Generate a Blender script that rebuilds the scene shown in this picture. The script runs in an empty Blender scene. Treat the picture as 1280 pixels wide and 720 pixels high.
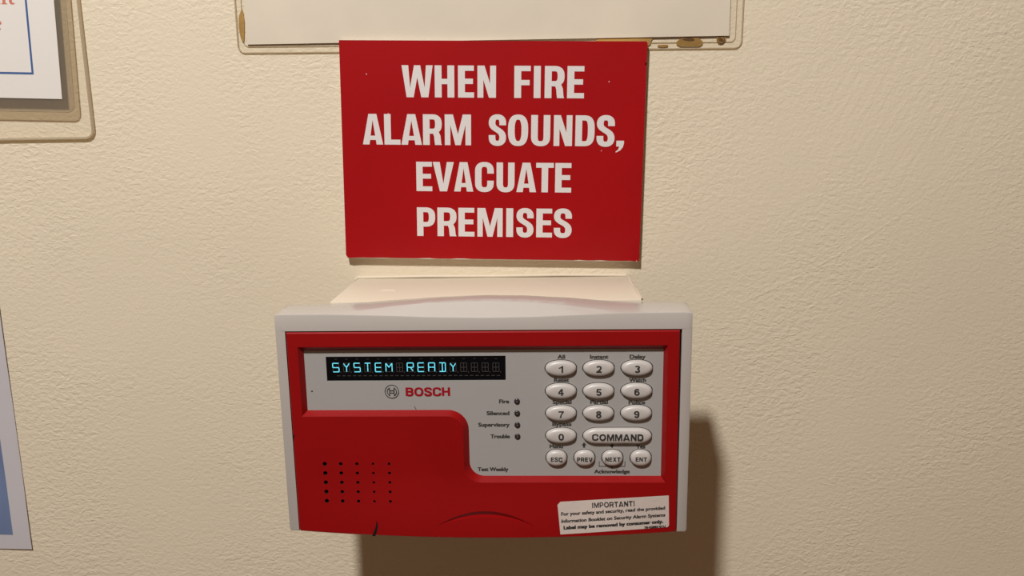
import bpy, bmesh, math, random
from mathutils import Vector, Matrix
from mathutils.geometry import tessellate_polygon

random.seed(7)
S = bpy.context.scene
COL = S.collection
MM = 0.001
H0 = 1.50                       # height of the measuring origin above the floor, metres

# ------------------------------------------------------------------ camera
cam_d = bpy.data.cameras.new('camera')
cam_d.sensor_width = 36.0
cam_d.lens = 1002.13 / 1280 * 36.0
cam_d.clip_start = 0.01
cam = bpy.data.objects.new('camera', cam_d)
COL.objects.link(cam)
pitch, yaw, roll = 0.19563, 0.03678, -0.01527
fwd = Vector((-math.sin(yaw) * math.cos(pitch), math.cos(yaw) * math.cos(pitch), -math.sin(pitch)))
rgt = Vector((math.cos(yaw), math.sin(yaw), 0))
upv = rgt.cross(fwd)
r2 = math.cos(roll) * rgt + math.sin(roll) * upv
u2 = -math.sin(roll) * rgt + math.cos(roll) * upv
cam.matrix_world = Matrix(((r2.x, u2.x, -fwd.x, 0.0), (r2.y, u2.y, -fwd.y, -0.47456),
                           (r2.z, u2.z, -fwd.z, 0.09631 + H0), (0, 0, 0, 1)))
S.camera = cam

# ------------------------------------------------------------------ world, lamp, exposure
w = bpy.data.worlds.new('room')
S.world = w
w.use_nodes = True
bg = w.node_tree.nodes['Background']
bg.inputs[0].default_value = (1.0, 0.62, 0.40, 1)
bg.inputs[1].default_value = 0.19

lamp_d = bpy.data.lights.new('ceiling_lamp', 'SPOT')
lamp_d.shadow_soft_size = 0.055
lamp_d.energy = 92
lamp_d.spot_size = math.radians(128)
lamp_d.spot_blend = 1.0
lamp_d.color = (1.0, 0.995, 0.975)
lamp = bpy.data.objects.new('ceiling_lamp', lamp_d)
COL.objects.link(lamp)
lamp.location = (-0.305, -0.93, H0 + 1.10)
lamp.rotation_euler = (Vector((-0.36, 0, H0 - 0.15)) - lamp.location).to_track_quat('-Z', 'Y').to_euler()

S.view_settings.view_transform = 'Standard'
S.view_settings.look = 'None'
S.view_settings.gamma = 1
S.view_settings.use_curve_mapping = False
S.view_settings.exposure = 0.0


# ------------------------------------------------------------------ materials
def srgb(r, g, b):
    def f(c):
        c /= 255.0
        return c / 12.92 if c <= 0.04045 else ((c + 0.055) / 1.055) ** 2.4
    return (f(r), f(g), f(b), 1)


def nodes(name):
    m = bpy.data.materials.new(name)
    m.use_nodes = True
    nt = m.node_tree
    return m, nt, nt.nodes['Principled BSDF']


def N(nt, typ, **kw):
    n = nt.nodes.new(typ)
    for k, v in kw.items():
        setattr(n, k, v)
    return n


def math_node(nt, op, a, b=None, clamp=False):
    n = N(nt, 'ShaderNodeMath', operation=op, use_clamp=clamp)
    for i, v in enumerate((a, b)):
        if v is None:
            continue
        if isinstance(v, (int, float)):
            n.inputs[i].default_value = v
        else:
            nt.links.new(v, n.inputs[i])
    return n.outputs[0]


def plain(name, col, rough=0.5, bump=0.0, bscale=900.0, spec=0.5, var=0.0, coat=0.0):
    m, nt, p = nodes(name)
    p.inputs['Base Color'].default_value = col
    p.inputs['Roughness'].default_value = rough
    p.inputs['Specular IOR Level'].default_value = spec
    p.inputs['Coat Weight'].default_value = coat
    tc = N(nt, 'ShaderNodeTexCoord')
    if bump > 0:
        no = N(nt, 'ShaderNodeTexNoise')
        no.inputs['Scale'].default_value = bscale
        no.inputs['Detail'].default_value = 2
        nt.links.new(tc.outputs['Object'], no.inputs['Vector'])
        b = N(nt, 'ShaderNodeBump')
        b.inputs['Strength'].default_value = bump
        b.inputs['Distance'].default_value = 0.0004
        nt.links.new(no.outputs['Fac'], b.inputs['Height'])
        nt.links.new(b.outputs['Normal'], p.inputs['Normal'])
    if var > 0:
        no = N(nt, 'ShaderNodeTexNoise')
        no.inputs['Scale'].default_value = 22
        no.inputs['Detail'].default_value = 4
        nt.links.new(tc.outputs['Object'], no.inputs['Vector'])
        rp = N(nt, 'ShaderNodeValToRGB')
        rp.color_ramp.elements[0].position = 0.3
        rp.color_ramp.elements[1].position = 0.7
        rp.color_ramp.elements[0].color = tuple(c * (1 - var) for c in col[:3]) + (1,)
        rp.color_ramp.elements[1].color = tuple(min(1, c * (1 + var)) for c in col[:3]) + (1,)
        nt.links.new(no.outputs['Fac'], rp.inputs['Fac'])
        nt.links.new(rp.outputs['Color'], p.inputs['Base Color'])
    return m


def wall_paint(name, col, amp=1.0, features=True):
    """cream emulsion with roller stipple, calmer patches, brush strokes and one raised paint ridge"""
    m, nt, p = nodes(name)
    L = nt.links.new
    p.inputs['Roughness'].default_value = 0.55
    p.inputs['Specular IOR Level'].default_value = 0.3
    tc = N(nt, 'ShaderNodeTexCoord')
    co = tc.outputs['Object']
    # colour: faint mottling of the paint
    mo = N(nt, 'ShaderNodeTexNoise')
    mo.inputs['Scale'].default_value = 9
    mo.inputs['Detail'].default_value = 3
    L(co, mo.inputs['Vector'])
    rp = N(nt, 'ShaderNodeValToRGB')
    rp.color_ramp.elements[0].position = 0.3
    rp.color_ramp.elements[1].position = 0.7
    rp.color_ramp.elements[0].color = tuple(c * 0.965 for c in col[:3]) + (1,)
    rp.color_ramp.elements[1].color = col
    L(mo.outputs['Fac'], rp.inputs['Fac'])
    L(rp.outputs['Color'], p.inputs['Base Color'])
    # stipple
    mp = N(nt, 'ShaderNodeMapping')
    mp.inputs['Scale'].default_value = (0.72, 1, 1.12)
    mp.inputs['Rotation'].default_value = (0, math.radians(12), 0)
    L(co, mp.inputs['Vector'])
    st = N(nt, 'ShaderNodeTexNoise')
    st.inputs['Scale'].default_value = 380
    st.inputs['Detail'].default_value = 1.5
    st.inputs['Distortion'].default_value = 0.6
    L(mp.outputs[0], st.inputs['Vector'])
    fi = N(nt, 'ShaderNodeTexNoise')
    fi.inputs['Scale'].default_value = 620
    fi.inputs['Detail'].default_value = 1
    L(co, fi.inputs['Vector'])
    big = N(nt, 'ShaderNodeTexNoise')
    big.inputs['Scale'].default_value = 11
    big.inputs['Detail'].default_value = 2
    L(co, big.inputs['Vector'])
    mk = N(nt, 'ShaderNodeMapRange')
    mk.inputs['From Min'].default_value = 0.38
    mk.inputs['From Max'].default_value = 0.66
    mk.inputs['To Min'].default_value = 0.28
    mk.inputs['To Max'].default_value = 1.0
    L(big.outputs['Fac'], mk.inputs['Value'])
    s1 = math_node(nt, 'MULTIPLY', st.outputs['Fac'], mk.outputs[0])
    s2 = math_node(nt, 'MULTIPLY', fi.outputs['Fac'], 0.22)
    h = math_node(nt, 'ADD', s1, s2)
    if features:
        sep = N(nt, 'ShaderNodeSeparateXYZ')
        L(co, sep.inputs[0])
        # brush strokes running up to the right, in an oval area
        mb = N(nt, 'ShaderNodeMapping')
        mb.inputs['Scale'].default_value = (22, 1, 420)
        mr = N(nt, 'ShaderNodeMapping')
        mr.inputs['Rotation'].default_value = (0, math.radians(62), 0)
        L(co, mr.inputs['Vector'])
        L(mr.outputs[0], mb.inputs['Vector'])
        br = N(nt, 'ShaderNodeTexNoise')
        br.inputs['Scale'].default_value = 1
        br.inputs['Detail'].default_value = 2
        L(mb.outputs[0], br.inputs['Vector'])
        dx = math_node(nt, 'MULTIPLY', math_node(nt, 'SUBTRACT', sep.outputs['X'], 0.225), 11)
        dz = math_node(nt, 'MULTIPLY', math_node(nt, 'SUBTRACT', sep.outputs['Z'], H0 + 0.115), 13)
        rr = math_node(nt, 'ADD', math_node(nt, 'MULTIPLY', dx, dx), math_node(nt, 'MULTIPLY', dz, dz))
        mm = math_node(nt, 'SUBTRACT', 1.0, rr, clamp=True)
        h = math_node(nt, 'ADD', h, math_node(nt, 'MULTIPLY', math_node(nt, 'MULTIPLY', br.outputs['Fac'], mm), 0.4))
        # raised ridge of old paint, a shallow bow from beside the keypad up to the right
        x = math_node(nt, 'SUBTRACT', sep.outputs['X'], 0.120)
        bow = math_node(nt, 'ADD', math_node(nt, 'MULTIPLY', x, 0.42),
                        math_node(nt, 'MULTIPLY', math_node(nt, 'MULTIPLY', x, x), 1.7))
        dd = math_node(nt, 'SUBTRACT', math_node(nt, 'SUBTRACT', sep.outputs['Z'], H0 - 0.008), bow)
        dd = math_node(nt, 'ABSOLUTE', dd)
        rid = math_node(nt, 'SUBTRACT', 1.0, math_node(nt, 'MULTIPLY', dd, 900), clamp=True)
        rid = math_node(nt, 'MULTIPLY', rid, math_node(nt, 'GREATER_THAN', x, 0.0))
        h = math_node(nt, 'ADD', h, math_node(nt, 'MULTIPLY', math_node(nt, 'MULTIPLY', rid, mk.outputs[0]), 0.16))
    b = N(nt, 'ShaderNodeBump')
    b.inputs['Strength'].default_value = 1.0
    b.inputs['Distance'].default_value = 0.00058 * amp
    L(h, b.inputs['Height'])
    L(b.outputs['Normal'], p.inputs['Normal'])
    return m


def clear(name, tint, opac=0.08, rough=0.08):
    """thin clear plastic: see-through with a soft gloss and a little milky body"""
    m = bpy.data.materials.new(name)
    m.use_nodes = True
    nt = m.node_tree
    nt.nodes.clear()
    out = N(nt, 'ShaderNodeOutputMaterial')
    tr = N(nt, 'ShaderNodeBsdfTransparent')
    tr.inputs[0].default_value = tint
    df = N(nt, 'ShaderNodeBsdfDiffuse')
    df.inputs[0].default_value = (0.75, 0.68, 0.55, 1)
    gl = N(nt, 'ShaderNodeBsdfGlossy')
    gl.inputs['Roughness'].default_value = rough
    lw = N(nt, 'ShaderNodeLayerWeight')
    lw.inputs[0].default_value = 0.5
    fac = math_node(nt, 'ADD', math_node(nt, 'MULTIPLY', math_node(nt, 'POWER', lw.outputs['Facing'], 5.0), 0.7), 0.035)
    m1 = N(nt, 'ShaderNodeMixShader')
    m1.inputs[0].default_value = opac
    m2 = N(nt, 'ShaderNodeMixShader')
    L = nt.links.new
    L(tr.outputs[0], m1.inputs[1])
    L(df.outputs[0], m1.inputs[2])
    L(fac, m2.inputs[0])
    L(m1.outputs[0], m2.inputs[1])
    L(gl.outputs[0], m2.inputs[2])
    L(m2.outputs[0], out.inputs[0])
    return m


def glow(name, col, strength):
    m, nt, p = nodes(name)
    p.inputs['Base Color'].default_value = (0.02, 0.05, 0.06, 1)
    p.inputs['Emission Color'].default_value = col
    p.inputs['Emission Strength'].default_value = strength
    return m


CREAM = (0.70, 0.605, 0.455, 1)
M = {
    'wall': wall_paint('cream_wall_paint', CREAM),
    'boxpaint': wall_paint('cream_box_paint', (0.655, 0.565, 0.445, 1), 0.25, False),
    'ceiling': plain('cream_ceiling_paint', (0.78, 0.68, 0.53, 1), 0.8),
    'floor': plain('brown_floor', (0.16, 0.11, 0.07, 1), 0.6, var=0.1),
    'sign_red': plain('sign_red', (0.325, 0.0028, 0.0050, 1), 0.33, 0.03, 500, 0.28, var=0.05),
    'sign_white': plain('sign_white', (0.66, 0.62, 0.60, 1), 0.45),
    'sign_core': plain('sign_core', (0.74, 0.67, 0.58, 1), 0.6),
    'housing': plain('off_white_plastic', (0.455, 0.415, 0.38, 1), 0.16, 0.03, 1500, 0.55),
    'door': plain('door_red_plastic', (0.265, 0.0026, 0.0034, 1), 0.36, 0.05, 1300, 0.30, var=0.04),
    'panel': plain('grey_panel_plastic', (0.345, 0.33, 0.315, 1), 0.42, 0.05, 1500, 0.4),
    'key': plain('grey_rubber_key', (0.50, 0.46, 0.43, 1), 0.38, 0.0, 900, 0.5),
    'ink': plain('dark_ink', (0.03, 0.026, 0.024, 1), 0.6),
    'ink_soft': plain('grey_ink', (0.05, 0.043, 0.038, 1), 0.6, spec=0.2),
    'ink_red': plain('red_ink', (0.30, 0.005, 0.012, 1), 0.5, spec=0.2),
    'void': plain('dark_gap', (0.010, 0.008, 0.008, 1), 0.8, spec=0.1),
    'black': plain('black_display_glass', (0.003, 0.003, 0.004, 1), 0.2, spec=0.12),
    'ghost': plain('unlit_segment', (0.034, 0.029, 0.028, 1), 0.6),
    'lit': glow('lit_cyan_segment', (0.16, 0.80, 0.95, 1), 0.95),
    'led': plain('dark_lens', (0.025, 0.02, 0.02, 1), 0.3),
    'led_core': plain('lens_core', (0.09, 0.075, 0.07, 1), 0.4),
    'sticker': plain('sticker_paper', (0.58, 0.49, 0.44, 1), 0.5, 0.25, 500, var=0.08),
    'paper': plain('white_paper', (0.70, 0.655, 0.61, 1), 0.6, 0.1, 300),
    'paper_grey': plain('aged_paper', (0.63, 0.55, 0.44, 1), 0.45, 0.12, 120, var=0.05),
    'poster': plain('poster_paper', (0.53, 0.50, 0.52, 1), 0.35, 0.05, 200),
    'poster_blue': plain('poster_blue', (0.15, 0.20, 0.34, 1), 0.35, var=0.12),
    'blue_line': plain('blue_line', (0.045, 0.10, 0.26, 1), 0.5),
    'red_text': plain('red_text', (0.55, 0.17, 0.11, 1), 0.5),
    'stain': plain('dried_glue', (0.33, 0.19, 0.055, 1), 0.35, 0.4, 500, var=0.5),
    'stain_dark': plain('dark_glue', (0.10, 0.05, 0.018, 1), 0.4),
    'clear': clear('clear_sheet', (0.99, 0.98, 0.96, 1), 0.03, 0.12),
    'clear_thick': clear('clear_laminate', (0.86, 0.82, 0.75, 1), 0.10, 0.10),
    'rim': clear('clear_rim', (0.74, 0.66, 0.52, 1), 0.30, 0.15),
}


# ------------------------------------------------------------------ helpers (millimetres in, metres out)
def link(name, me, mat, parent=None):
    o = bpy.data.objects.new(name, me)
    COL.objects.link(o)
    if mat is not None and not me.materials:
        me.materials.append(M[mat])
    if parent is not None:
        o.parent = parent
    return o


def pydata(name, verts, faces, mat, parent=None, smooth=None, mats=None, midx=None):
    me = bpy.data.meshes.new(name)
    me.from_pydata([(x * MM, y * MM, z * MM) for x, y, z in verts], [], faces)
    me.validate()
    if mats:
        for k in mats:
            me.materials.append(M[k])
        if midx:
            for p, i in zip(me.polygons, midx):
                p.material_index = i
    if smooth is not None:
        for p in me.polygons:
            p.use_smooth = True
        me.set_sharp_from_angle(angle=math.radians(smooth))
    return link(name, me, mat, parent)


def from_bm(name, bm, mat, parent=None, smooth=None):
    me = bpy.data.meshes.new(name)
    for v in bm.verts:
        v.co *= MM
    bm.to_mesh(me)
    bm.free()
    if smooth is not None:
        for p in me.polygons:
            p.use_smooth = True
        me.set_sharp_from_angle(angle=math.radians(smooth))
    return link(name, me, mat, parent)


def root(name, label, cat, loc, roty=0.0):
    o = bpy.data.objects.new(name, None)
    o.empty_display_size = 0.02
    COL.objects.link(o)
    o.location = loc
    o.rotation_euler = (0, roty, 0)
    o['label'] = label
    o['category'] = cat
    return o


def tag(o, label, cat):
    o['label'] = label
    o['category'] = cat
    return o


def box(name, x0, x1, z0, z1, d0, d1, mat, parent=None, bevel=0.0, seg=2):
    """slab between distances d0 and d1 off the wall"""
    bm = bmesh.new()
    bmesh.ops.create_cube(bm, size=1)
    for v in bm.verts:
        v.co = Vector(((x0 + x1) / 2 + v.co.x * (x1 - x0), -(d0 + d1) / 2 + v.co.y * (d1 - d0), (z0 + z1) / 2 + v.co.z * (z1 - z0)))
    if bevel:
        bmesh.ops.bevel(bm, geom=bm.edges[:], offset=bevel, segments=seg, affect='EDGES', profile=0.5)
    bmesh.ops.recalc_face_normals(bm, faces=bm.faces[:])
    return from_bm(name, bm, mat, parent, 35 if bevel else None)


def flat_polys(name, polys, depth, mat, parent=None, stagger=0.004):
    """flat print: polygons in (x, z) lying depth off the wall; depth may be a function"""
    V, F = [], []
    for pi_, p in enumerate(polys):
        b = len(V)
        for x, z in p:
            d = (depth(x, z) if callable(depth) else depth) + stagger * pi_
            V.append((x, -d, z))
        area = sum(p[i][0] * p[(i + 1) % len(p)][1] - p[(i + 1) % len(p)][0] * p[i][1] for i in range(len(p)))
        idx = list(range(b, b + len(p)))
        F.append(idx if area > 0 else idx[::-1])
    return pydata(name, V, F, mat, parent)


def ribbon(path, tv, th=None, closed=False):
    """band along a centre line; tv is the thickness across upright runs, th across level runs"""
    th = tv if th is None else th
    n = len(path)
    Lp, Rp = [], []
    for i in range(n):
        if closed:
            a, b = path[i - 1], path[(i + 1) % n]
        else:
            a, b = path[max(i - 1, 0)], path[min(i + 1, n - 1)]
        dx, dz = b[0] - a[0], b[1] - a[1]
        l = math.hypot(dx, dz) or 1
        nx, nz = -dz / l, dx / l
        Lp.append((path[i][0] + nx * tv / 2, path[i][1] + nz * th / 2))
        Rp.append((path[i][0] - nx * tv / 2, path[i][1] - nz * th / 2))
    q = []
    for i in range(n if closed else n - 1):
        j = (i + 1) % n
        q.append([Rp[i], Rp[j], Lp[j], Lp[i]])
    return q


def sup(cx, cz, a, b, t0, t1, n, e=2.5):
    """superellipse arc, angles in degrees"""
    out = []
    for i in range(n + 1):
        t = math.radians(t0 + (t1 - t0) * i / n)
        c, s = math.cos(t), math.sin(t)
        out.append((cx + a * math.copysign(abs(c) ** (2 / e), c), cz + b * math.copysign(abs(s) ** (2 / e), s)))
    return out


def tube(name, path, r, mat, parent=None, seg=8, closed=False):
    """round bead along a path of (x, y, z) millimetres"""
    V, F = [], []
    n = len(path)
    for i in range(n):
        a = Vector(path[i - 1] if (closed or i > 0) else path[i])
        b = Vector(path[(i + 1) % n] if (closed or i < n - 1) else path[i])
        t = (b - a).normalized()
        s1 = t.cross(Vector((0, 1, 0))).normalized()
        s2 = s1.cross(t)
        for k in range(seg):
            q = 2 * math.pi * k / seg
            p = Vector(path[i]) + r * (math.cos(q) * s1 + math.sin(q) * s2)
            V.append(tuple(p))
    for i in range(n if closed else n - 1):
        j = (i + 1) % n
        for k in range(seg):
            l = (k + 1) % seg
            F.append((i * seg + k, i * seg + l, j * seg + l, j * seg + k))
    return pydata(name, V, F, mat, parent, 60)


# ---------------- text from the built-in font, fitted to a measured box
_cap = {}


def text_mesh(body):
    cu = bpy.data.curves.new('lettering', 'FONT')
    cu.body = body
    cu.size = 1
    cu.resolution_u = 3
    o = bpy.data.objects.new('lettering', cu)
    COL.objects.link(o)
    dg = bpy.context.evaluated_depsgraph_get()
    me = bpy.data.meshes.new_from_object(o.evaluated_get(dg))
    bpy.data.objects.remove(o)
    bpy.data.curves.remove(cu)
    V = [(v.co.x, v.co.y) for v in me.vertices]
    F = [tuple(p.vertices) for p in me.polygons]
    bpy.data.meshes.remove(me)
    return V, F


def text(name, body, cx, base, width, cap, depth, mat, parent, bold=0.1, rot=0.0, slant=0.0):
    """centre cx, baseline base, measured width and capital height, millimetres; bold is the extra stroke as a share of the capital"""
    if 'H' not in _cap:
        zs = [v[1] for v in text_mesh('H')[0]]
        _cap['H'] = (min(zs), max(zs))
    lo, hi = _cap['H']
    TV, TF = text_mesh(body)
    xs = [v[0] for v in TV]
    e_ = bold * cap
    sx, sz = (width - e_) / (max(xs) - min(xs)), (cap - e_ * .6) / (hi - lo)
    mx = (max(xs) + min(xs)) / 2
    c, s = math.cos(rot), math.sin(rot)
    V, F = [], []
    offs = [(0, 0)] if bold <= 0 else [(-.5, -.3), (.5, -.3), (-.5, .3), (.5, .3), (0, 0)]
    for q, (ox, oz) in enumerate(offs):
        b = len(V)
        for vx, vz in TV:
            x, z = (vx - mx) * sx + ox * e_, (vz - lo) * sz + e_ * .3 + oz * e_
            x += slant * z
            X, Z = cx + c * x - s * z, base + s * x + c * z
            V.append((X, -((depth(X, Z) if callable(depth) else depth) + .012 * q), Z))
        F += [tuple(b + i for i in f) for f in TF]
    return pydata(name, V, F, mat, parent)


def caps(name, body, cx, base, width, cap, depth, mat, parent, tv=0.19, rot=0.0):
    """bold grotesque capitals and figures drawn as polygons"""
    WD = {'I': .30, '1': .42, '!': .30, 'M': 1.05, 'W': 1.15, 'O': .98, 'C': .92, 'N': .84, 'D': .86, 'A': .98, 'E': .74, 'V': .96, 'X': .94, 'T': .80, 'P': .78, 'R': .86, 'S': .82}
    gap = .13
    ws = [WD.get(ch, .66) for ch in body]
    tot = sum(ws) + gap * (len(body) - 1)
    k = width / tot
    polys, x = [], -width / 2
    for ch, wd in zip(body, ws):
        t_ = tv * cap if ch not in 'I!' else min(tv * cap, wd * k)
        if ch in 'I!':
            m_ = x + wd * k / 2
            polys += glyph(ch, m_ - t_ / 2, m_ + t_ / 2, 0, cap, t_, t_ * .85, 2.2)
        else:
            polys += glyph(ch, x, x + wd * k, 0, cap, t_, t_ * .85, 2.2)
        x += (wd + gap) * k
    c, s = math.cos(rot), math.sin(rot)
    polys = [[(cx + c * a - s * b, base + s * a + c * b) for a, b in p] for p in polys]
    return flat_polys(name, polys, depth, mat, parent, 0.003)


# ---------------- heavy condensed capitals drawn as polygons
def glyph(ch, x0, x1, z0, z1, tv, th, e=2.7):
    w, h = x1 - x0, z1 - z0
    P = []

    def R_(a, b, c, d):
        P.append([(a, c), (b, c), (b, d), (a, d)])

    def Q(*pts):
        P.append(list(pts))
    if ch == 'I':
        R_(0, w, 0, h)
    elif ch == 'H':
        Q((0, 0), (tv, 0), (tv, h * .5 - th / 2), (w - tv, h * .5 - th / 2), (w - tv, 0), (w, 0), (w, h), (w - tv, h),
          (w - tv, h * .5 + th / 2), (tv, h * .5 + th / 2), (tv, h), (0, h))
    elif ch in 'EF':
        m = .51 * h
        pts = [(0, 0)]
        if ch == 'E':
            pts += [(w, 0), (w, th), (tv, th)]
        else:
            pts += [(tv, 0)]
            m = .48 * h
        pts += [(tv, m - th / 2), (w * .93, m - th / 2), (w * .93, m + th / 2), (tv, m + th / 2), (tv, h - th), (w * .99, h - th), (w * .99, h), (0, h)]
        P.append(pts)
    elif ch == 'L':
        Q((0, 0), (w, 0), (w, th), (tv, th), (tv, h), (0, h))
    elif ch == 'T':
        Q((w / 2 - tv / 2, 0), (w / 2 + tv / 2, 0), (w / 2 + tv / 2, h - th), (w, h - th), (w, h), (0, h), (0, h - th), (w / 2 - tv / 2, h - th))
    elif ch == 'N':
        k = tv * 1.02
        s = tv * .86
        Q((0, 0), (s, 0), (s, h * .56), (w - k, 0), (w, 0), (w, h), (w - s, h), (w - s, h * .44), (k, h), (0, h))
    elif ch == 'M':
        s = tv * .84
        k = tv * 1.24
        c = w / 2
        Q((0, 0), (s, 0), (s, h * .66), (c - tv * .40, 0), (c + tv * .40, 0), (w - s, h * .66), (w - s, 0), (w, 0), (w, h), (w - k, h),
          (c, h * .36), (k, h), (0, h))
    elif ch == 'W':
        a, b = tv * .98, tv * .92
        c = w / 2
        l, r = w * .27, w * .73
        Q((l - b * .60, 0), (l + b * .52, 0), (c, h * .62), (r - b * .52, 0), (r + b * .60, 0), (w, h), (w - a, h), (r + b * .02, h * .30),
          (c + a * .46, h), (c - a * .46, h), (l - b * .02, h * .30), (a, h), (0, h))
    elif ch == 'V':
        a = tv * 1.08
        c = w / 2
        Q((c - tv * .56, 0), (c + tv * .56, 0), (w, h), (w - a, h), (c, h * .26), (a, h), (0, h))
    elif ch == 'A':
        a = tv * 1.0
        c = w / 2
        t = tv * .60
        bl, bh = h * .15, h * .15 + th * .85          # crossbar

        def inner(z):                                  # half width of the counter at height z
            return max(0.0, (c - a) * (1 - z / (h * .86)))
        Q((0, 0), (a, 0), (c - inner(bl), bl), (c + inner(bl), bl), (w - a, 0), (w, 0), (c + t, h), (c, h), (c, h * .80),
          (c + inner(bh), bh), (c - inner(bh), bh), (c, h * .80), (c, h), (c - t, h))
    elif ch in 'PRB':
        m = {'P': .39, 'R': .43, 'B': .5}[ch] * h
        R_(0, tv, 0, h)
        zt, zm = h - th / 2, m + th * .12
        rr = (zt - zm) / 2
        right = w - tv / 2 - (tv * .05 if ch == 'B' else 0)
        bow = [(tv * .9, zt), (w * .48, zt)] + sup(w * .48, (zt + zm) / 2, right - w * .48, rr, 88, -88, 16, 2.7) + [(w * .48, zm), (tv * .9, zm)]
        P += ribbon(bow, tv, th)
        if ch == 'R':
            leg = [(w * .55, zm + th * .1), (w * .68, zm - th * .25), (w * .76, m - th * .9), (w * .775, h * .16), (w * .80, h * .05), (w * .86, 0)]
            P += ribbon(leg, tv * .98, th * .9)[:-1]
            Q((w * .775 - tv * .49, h * .16), (w * .80 - tv * .47, 0), (w, 0), (w * .80 + tv * .44, h * .07), (w * .775 + tv * .49, h * .16))
        if ch == 'B':
            zb = th / 2
            bow = [(tv * .9, zm), (w * .48, zm)] + sup(w * .48, (zb + zm) / 2, w - tv / 2 - w * .48, (zm - zb) / 2, 88, -88, 16, 2.7) + [(w * .48, zb), (tv * .9, zb)]
            P += ribbon(bow, tv, th)
    elif ch == 'D':
        R_(0, tv, 0, h)
        bow = [(tv * .9, h - th / 2), (w * .42, h - th / 2)] + sup(w * .42, h / 2, w * .58 - tv / 2, h / 2 - th / 2, 88, -88, 20, 3.2) + [(w * .42, th / 2), (tv * .9, th / 2)]
        P += ribbon(bow, tv, th)
    elif ch == 'O':
        P += ribbon(sup(w / 2, h / 2, (w - tv) / 2, h / 2 - th / 2 + h * .012, 0, 360, 40, e)[:-1], tv, th, True)
    elif ch == 'U':
        pth = [(tv / 2, h)] + sup(w / 2, h * .30, (w - tv) / 2, h * .30 - th / 2 + h * .012, 180, 360, 20, 2.5) + [(w - tv / 2, h)]
        P += ribbon(pth, tv, th)
    elif ch == 'C':
        a, b = (w - tv) / 2, .30 * h - th / 2 + h * .012
        pth = [(w - tv / 2, h * .62)] + sup(w / 2, h * .70, a, b, 0, 180, 18, 2.5) + sup(w / 2, h * .30, a, b, 180, 360, 18, 2.5) + [(w - tv / 2, h * .38)]
        P += ribbon(pth, tv, th)
    elif ch == 'S':
        a = (w - tv) / 2
        b = .27 * h - th / 2 + h * .012
        top = [(w - tv / 2, h * .66)] + sup(w / 2, h * .73, a, b, 0, 180, 16, 2.4)
        bot = sup(w / 2, h * .27, a, b, 0, -180, 16, 2.4) + [(tv / 2, h * .34)]
        sp = []
        p0, p1, p2, p3 = (tv / 2, h * .73), (tv / 2, h * .50), (w - tv / 2, h * .53), (w - tv / 2, h * .27)
        for i in range(1, 14):
            t = i / 14
            k = [(1 - t) ** 3, 3 * t * (1 - t) ** 2, 3 * t * t * (1 - t), t ** 3]
            sp.append(tuple(k[0] * p0[q] + k[1] * p1[q] + k[2] * p2[q] + k[3] * p3[q] for q in (0, 1)))
        P += ribbon(top + sp + bot, tv, th * 1.03)
    elif ch == '1':
        Q((w - tv, 0), (w, 0), (w, h), (w - tv * .75, h), (w * .45, h * .84), (0, h * .74), (0, h * .58), (w - tv, h * .70))
    elif ch == '0':
        P += ribbon(sup(w / 2, h / 2, (w - tv) / 2, h / 2 - th / 2, 0, 360, 32, 2.3)[:-1], tv, th, True)
    elif ch == '8':
        P += ribbon(sup(w / 2, h * .74, (w - tv) / 2 * .92, h * .26 - th / 2, 0, 360, 24, 2.2)[:-1], tv * .95, th, True)
        P += ribbon(sup(w / 2, h * .27, (w - tv) / 2, h * .27 - th / 2 + th * .1, 0, 360, 24, 2.2)[:-1], tv, th, True)
    elif ch in '69':
        q = ribbon(sup(w / 2, h * .33, (w - tv) / 2, h * .33 - th / 2, 0, 360, 28, 2.2)[:-1], tv, th, True)
        q += ribbon([(tv / 2, h * .33), (tv / 2, h * .55)] + sup(w / 2, h * .60, (w - tv) / 2, h * .40 - th / 2, 175, 30, 14, 2.3), tv, th)
        if ch == '9':
            q = [[(w - a, h - b) for a, b in p] for p in q]
        P += q
    elif ch == '3':
        P += ribbon(sup(w / 2, h * .74, (w - tv) / 2 * .94, h * .26 - th / 2, 165, -95, 20, 2.2), tv, th)
        P += ribbon(sup(w / 2, h * .27, (w - tv) / 2, h * .27 - th / 2 + th * .1, 95, -165, 20, 2.2), tv, th)
    elif ch == '2':
        P += ribbon(sup(w / 2, h * .70, (w - tv) / 2, h * .30 - th / 2, 170, -30, 18, 2.2) + [(w * .62, h * .36), (w * .30, h * .16), (tv * .5, th * .6)], tv, th)
        R_(0, w, 0, th)
    elif ch == '5':
        R_(w * .14, w * .96, h - th, h)
        Q((w * .02, h * .44), (w * .02 + tv, h * .46), (w * .14 + tv * .9, h), (w * .14, h))
        P += ribbon(sup(w / 2, h * .32, (w - tv) / 2, h * .32 - th / 2, 140, -165, 24, 2.2), tv, th)
    elif ch == '7':
        R_(0, w, h - th, h)
        Q((w * .22, 0), (w * .22 + tv, 0), (w * .55 + tv * .3, h * .45), (w, h - th), (w - tv, h - th), (w * .40, h * .45))
    elif ch == '4':
        R_(w * .82 - tv, w * .82, 0, h)
        R_(0, w, h * .22, h * .22 + th)
        Q((0, h * .22 + th), (tv * .9, h * .22 + th), (w * .82 - tv * .2, h * .9), (w * .82, h), (w * .82 - tv, h), (0, h * .30 + th))
    elif ch == 'X':
        Q((0, 0), (tv * 1.2, 0), (w, h), (w - tv * 1.2, h))
        Q((w, 0), (w - tv * 1.2, 0), (0, h), (tv * 1.2, h))
    elif ch == '!':
        R_(0, w, 0, th)
        Q((w * .2, th * 1.6), (w * .8, th * 1.6), (w, h), (0, h))
    elif ch == ',':
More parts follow.
